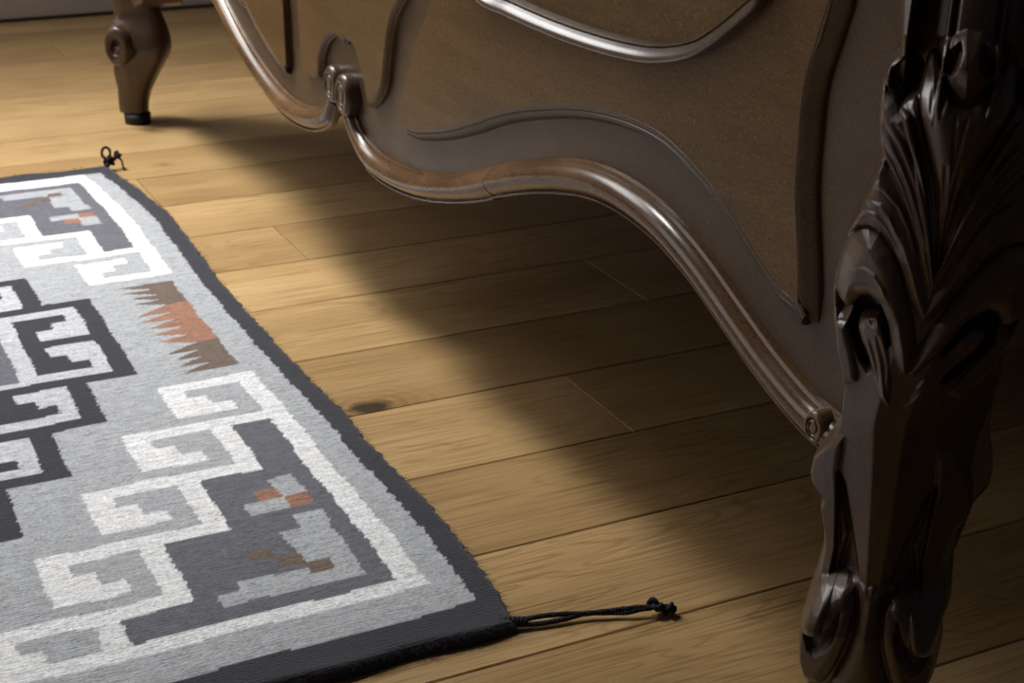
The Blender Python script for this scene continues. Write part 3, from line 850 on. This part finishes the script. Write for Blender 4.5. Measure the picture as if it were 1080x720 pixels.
def carve(S0, Z, axis, amp=1.0):
    """depth of the leg's outward corner, carved. S0 lateral, Z height; both halves alike"""
    S = np.abs(S0 - axis) + axis          # mirror the traced left half
    s = S - axis
    r = np.interp(Z, [0, .12, .155, .185, .21, .29, .33, .5], [.022, .024, .020, .004, .004, .004, .018, .020])
    dc = np.interp(Z, DCZ, DCD)
    # upper post is a fluted stile, lower post a chamfered square
    d = dc - (np.sqrt(s * s + r * r) - r) * np.interp(Z, [0, .1, .17, .5], [0.8, 0.85, 1, 1])
    cham = np.interp(Z, [.15, .18, .21, .24, .27, .34], [.003, .003, .0045, .0055, .0070, .010])
    dsq = dc - (np.sqrt(np.maximum(0, s - cham) ** 2 + 0.0007 ** 2) - 0.0007) * 1.04
    wq = sstep(Z, .158, .182) * (1 - sstep(Z, .290, .345))
    d = d * (1 - wq) + dsq * wq
    # stile flutes above the leaf
    st = sstep(Z, .425, .445)
    fl = 0.0030 * np.exp(-((s - .0090) / .0011) ** 2) + 0.0130 * sstep(s, .0115, .013) * (1 - sstep(s, .0275, .0290))
    d = d - st * fl * 1.2
    lab = np.zeros(S.shape, int)
    def feat(name, h, edge=0.0012, rnd=0.006, dome=0.0, label=None, grow=0.0):
        nonlocal d, lab
        sd = sdist(S, Z, LG[name]) + grow
        m = sstep(sd, -edge * 0.5, edge * 0.5)
        hh = h + dome * np.sin(0.5 * math.pi * np.clip(sd / rnd, 0, 1))
        d = d + m * hh * amp
        if label: lab[(sd > 0)] = label
        return sd, m
    def groove(name, h, w):
        nonlocal d
        dist, t = sdist(S, Z, GR[name], False)
        d = d + amp * h * np.exp(-(dist / w) ** 2) * np.sin(math.pi * np.clip(t * 0.9 + 0.08, 0, 1)) ** 0.6
    # --- lower part
    feat('recess', -0.0060, 0.0030)
    feat('wing', 0.0010, 0.0016, 0.004, 0.0035, 1)
    feat('apron', 0.0010, 0.0015, 0.010, 0.0050, 0)
    feat('scroll', 0.0045, 0.0020, 0.0065, 0.0045, 2)
    feat('disc', 0.0004, 0.0012, 0.008, 0.0042, 2)
    sd, m = feat('hole', 0.0, 0.0014)
    d = d - m * (0.0055 * np.clip(sd / 0.0035, 0, 1) + 0.007 * sstep(S, .040, .026) * 0 + 0.006 * sstep(Z, .134, .150))
    # --- acanthus leaf
    feat('rim', 0.0010, 0.0014, 0.004, 0.0035, 3)
    feat('lobe3', 0.0015, 0.0014, 0.010, 0.0075, 3)
    feat('lobe2', 0.0030, 0.0014, 0.010, 0.0060, 3)
    feat('lobe1', 0.0036, 0.0014, 0.010, 0.0050, 3)
    feat('lobe1b', 0.0030, 0.0013, 0.008, 0.0036, 3)
    feat('center', 0.0050, 0.0014, 0.010, 0.0055, 3)
    feat('inner', 0.0, 0.0014, 0.004, 0.0035, 3)
    sd, m = feat('pit', 0.0, 0.0016)
    d = d - m * 0.0130 * np.clip(sd / 0.0030, 0, 1) ** 0.7
    sd, m = feat('bowl', 0.0, 0.0012)
    d = d - m * 0.0075 * np.clip(sd / 0.0035, 0, 1)
    sd, m = feat('hollow', 0.0, 0.0014)
    d = d - m * 0.0085 * np.clip(sd / 0.0030, 0, 1) ** 0.6
    feat('bulb', 0.0040, 0.0016, 0.014, 0.0150, 3)
    sd, m = feat('bulbpit', 0.0, 0.0012)
    d = d - m * 0.0110 * np.clip(sd / 0.0025, 0, 1) ** 0.6
    for n_ in ('r1', 'r2', 'r3', 'r4'): 
        groove(n_, 0.0016, 0.0011)
    for n_ in ('g1', 'g2', 'g3', 'g6', 'g7', 'g9', 'g10', 'g11'): groove(n_, -0.0020, 0.0012)
    for n_ in ('g4', 'g5', 'r5', 'g8'): groove(n_, -0.0014, 0.0009)
    return d, lab

def build_leg(name, label, far=False):
    nz, nu = (900, 250) if not far else (380, 150)
    ztop = 0.70
    z = np.r_[np.linspace(0.013, 0.10, 90, endpoint=False), np.linspace(0.10, 0.475, 780, endpoint=False), np.linspace(0.475, ztop, 30)] if not far else np.linspace(0.013, 0.71, 620)
    left = LG['left'][::-1]
    left = left[np.argsort(left[:, 1])]
    zz = np.r_[0.0, 0.018, 0.04, 0.07, left[:, 1], 0.62]
    ss = np.r_[0.0300, 0.0300, 0.0320, 0.0370, left[:, 0], 0.0310]
    sL = np.interp(z, zz, ss)
    def soft(v, wd):
        g = np.linspace(z[0], z[-1], 1600); w_ = np.interp(g, z, v); k_ = max(1, int(wd / (g[1] - g[0])))
        kk = np.hanning(2 * k_ + 3); kk /= kk.sum()
        w_ = np.convolve(np.pad(w_, k_ + 1, mode='edge'), kk, 'valid')
        return np.interp(z, g, w_)
    nz = len(z)
    sL = soft(sL, 0.0035 if not far else 0.012)
    if far:
        sL = sL * soft(np.interp(z, [0, .06, .11, .145, .18, .21, .42], [1, 1, .90, .86, .76, .70, .70]), 0.02)
    ax = soft(np.interp(z, [0, .15, .17, .21, .27, .32, .36, .44], [.012, .0118, .0115, .0115, .0125, .003, -.001, -.0045]), 0.012)
    sR = 2 * ax - sL
    if not far:
        sRm = np.interp(z, [.150, .158, .186, .203, .218, .228, .238, .246, .258, .279, .295], [-.0255, -.0270, -.0252, -.0287, -.0317, -.0375, -.0383, -.0372, -.0335, -.0340, -.0377])
        wr = sstep(z, .140, .160) * (1 - sstep(z, .285, .32))
        sR = soft(sR * (1 - wr) + sRm * wr, 0.003)
    u = np.linspace(0, 1, nu)
    S = sL[:, None] + (sR - sL)[:, None] * u[None]
    Z = np.repeat(z[:, None], nu, 1)
    d, lab = carve(S, Z, ax[:, None], 0.55 if far else 1.0)
    # ease the last millimetres into the sides
    e = np.minimum(u, 1 - u)[None] * (sL - sR)[:, None]
    side = np.interp(z, [0, .05, .12, .17, .22, .30, .38, .5], [-.046, -.044, -.050, -.050, -.046, -.048, -.046, -.044])
    side = soft(side, 0.012)
    d = np.maximum(d, side[:, None] - 0.001)
    ew = np.interp(z, [.165, .19, .24, .288, .305], [.004, .0025, .0012, .0012, .004])[:, None]
    w = np.clip(e / ew, 0, 1)
    d = side[:, None] + (d - side[:, None]) * np.sqrt(1 - (1 - w) ** 2)
    # rounded back
    nb = 40
    ph = np.linspace(0, math.pi, nb + 2)[1:-1]
    hw = (sL - sR) / 2
    back = np.interp(z, [0, .04, .09, .13, .17, .20, .30, .5], [.020, .022, .034, .052, .046, .034, .036, .036])
    back = soft(back, 0.035)
    SB = ((sL + sR) / 2)[:, None] - hw[:, None] * np.sign(np.cos(ph)) * np.abs(np.cos(ph))[None] ** 0.85
    DB = side[:, None] - back[:, None] * np.sin(ph)[None] ** 0.9
    SB = SB
    Sa = np.concatenate([S, SB[:, :]], 1)
    Da = np.concatenate([d, DB[:, :]], 1)
    Za = np.repeat(z[:, None], Sa.shape[1], 1)
    if far:
        Za = np.repeat(soft(np.interp(z, [0, .018, .145, .175, .25, .42, .71], [0, .018, .124, .152, .225, .40, .69]), .03)[:, None], Sa.shape[1], 1)
    c0 = np.array([0.47, 0.512]); Dv = np.array([-1, -1]) / 2 ** .5; Lv = np.array([-1, 1]) / 2 ** .5
    X = c0[0] + Sa * Lv[0] + Da * Dv[0]
    Y = c0[1] + Sa * Lv[1] + Da * Dv[1]
    if far:
        Y = FAR_SUM - Y
        X = X + soft(np.interp(z, [0, .03, .11, .42], [0, .001, .011, .013]), 0.02)[:, None]
    P = np.stack([X, Y, Za], -1)
    # split the closed tube by what each face belongs to
    full = np.concatenate([lab, np.zeros((nz, nb), int)], 1)
    fl = full[:-1, :]
    nxt = np.concatenate([full[:-1, 1:], full[:-1, :1]], 1)
    lf = np.minimum(np.maximum(fl, 0), 3)
    root = None
    side_left = np.concatenate([np.repeat((u < 0.5)[None], nz - 1, 0), np.zeros((nz - 1, nb), bool)], 1)
    me = quad_mesh('carved_leg', P, lf == 0, True)
    if far: me.flip_normals()
    root = bput(link('carved_leg', me, M_WALNUT))
    if label: root['label'] = label
    def sub(nm, mk):
        if not mk.any(): return
        m2 = quad_mesh(nm, P, mk, True)
        if far: m2.flip_normals()
        o = link(nm, m2, M_WALNUT)
        o.parent = root
        o.location = (0, 0, 0)
    sub('acanthus_leaf', lf == 3)
    for b in (True, False):
        sub('foot_scroll', (lf == 2) & (side_left == b))
        sub('knee_wing', (lf == 1) & (side_left == b))
    # floor pad and end caps
    cx, cy = (0.497, 0.558 if not far else FAR_SUM - 0.558)
    for (r0, r1, z0, z1, mt, nm) in ((0.0185, 0.0195, 0.0, 0.0145, M_PAD, 'floor_glide'), (0.031, 0.031, 0.0215, 0.0225, M_WALNUT, 'leg_base')):
        th = np.linspace(0, 2 * math.pi, 24, endpoint=False) + math.pi / 24
        rows = [np.stack([cx + r * np.cos(th), cy + r * np.sin(th), np.full(24, zz_)], 1) for r, zz_ in ((0, z0), (r0, z0), (r1, z1), (0, z1))]
        m3 = quad_mesh(nm, np.array(rows), None, True)
        if nm == 'floor_glide':
            o = link(nm, m3, mt, None, False); o.parent = root; o.location = (0, 0, 0)
    V = [(X[0, i], Y[0, i], Za[0, i]) for i in range(X.shape[1])]
    cap = mesh_from('leg_base', V, [tuple(range(len(V)))], M_WALNUT, None, False); cap.parent = root
    V = [(X[-1, i], Y[-1, i], Za[-1, i]) for i in range(X.shape[1])]
    cap = mesh_from('post_top', V, [tuple(range(len(V)))], M_WALNUT, None, False); cap.parent = root
    return root
FAR_SUM = 2 * 1.4045
build_leg('near', 'acanthus carved leg at the near corner')
far_leg = build_leg('far', None, True)

def turn(o, cx, cy, ang):
    n = len(o.data.vertices); a = np.empty(n * 3, np.float32)
    o.data.vertices.foreach_get('co', a); a = a.reshape(-1, 3)
    x, y = a[:, 0] - cx, a[:, 1] - cy
    a[:, 0], a[:, 1] = cx + x * math.cos(ang) - y * math.sin(ang), cy + x * math.sin(ang) + y * math.cos(ang)
    o.data.vertices.foreach_set('co', a.ravel()); o.data.update()
    return o
sc = curl('foot_scroll', 0.0, 0.121, 0.0195, 0.0, 0.0060, 1, False, M_WALNUT, 1.45, 0.009)
n_ = len(sc.data.vertices)
sc = turn(sc, 0, 0, math.radians(44))
sc.location = (0.4695, 2.222, 0)
sc.parent = far_leg
cb = slab('corner_block', resample([(2.158, 0.34), (2.158, 0.215), (2.168, 0.192), (2.188, 0.179), (2.212, 0.179), (2.225, 0.20), (2.225, 0.34)], 40), 0.492, 0.556, M_WALNUT, 0.006)
bput(cb)

# side rails and slatted base carry the mattress behind the footboard
for yy in (0.565, 2.205):
    bput(box('side_rail', 0.545, 2.45, yy, yy + 0.03, 0.34, 0.47, M_WALNUT, None, 0.004))
bput(box('bed_base', 0.528, 2.45, 0.597, 2.203, 0.37, 0.40, M_APRON, None, 0.002))
bput(box('headboard', 2.45, 2.49, 0.56, 2.25, 0.25, 1.15, M_APRON, None, 0.006))
for yy in (0.55, 2.20):
    bput(box('head_post', 2.44, 2.50, yy, yy + 0.06, 0.0, 1.22, M_WALNUT, None, 0.008))
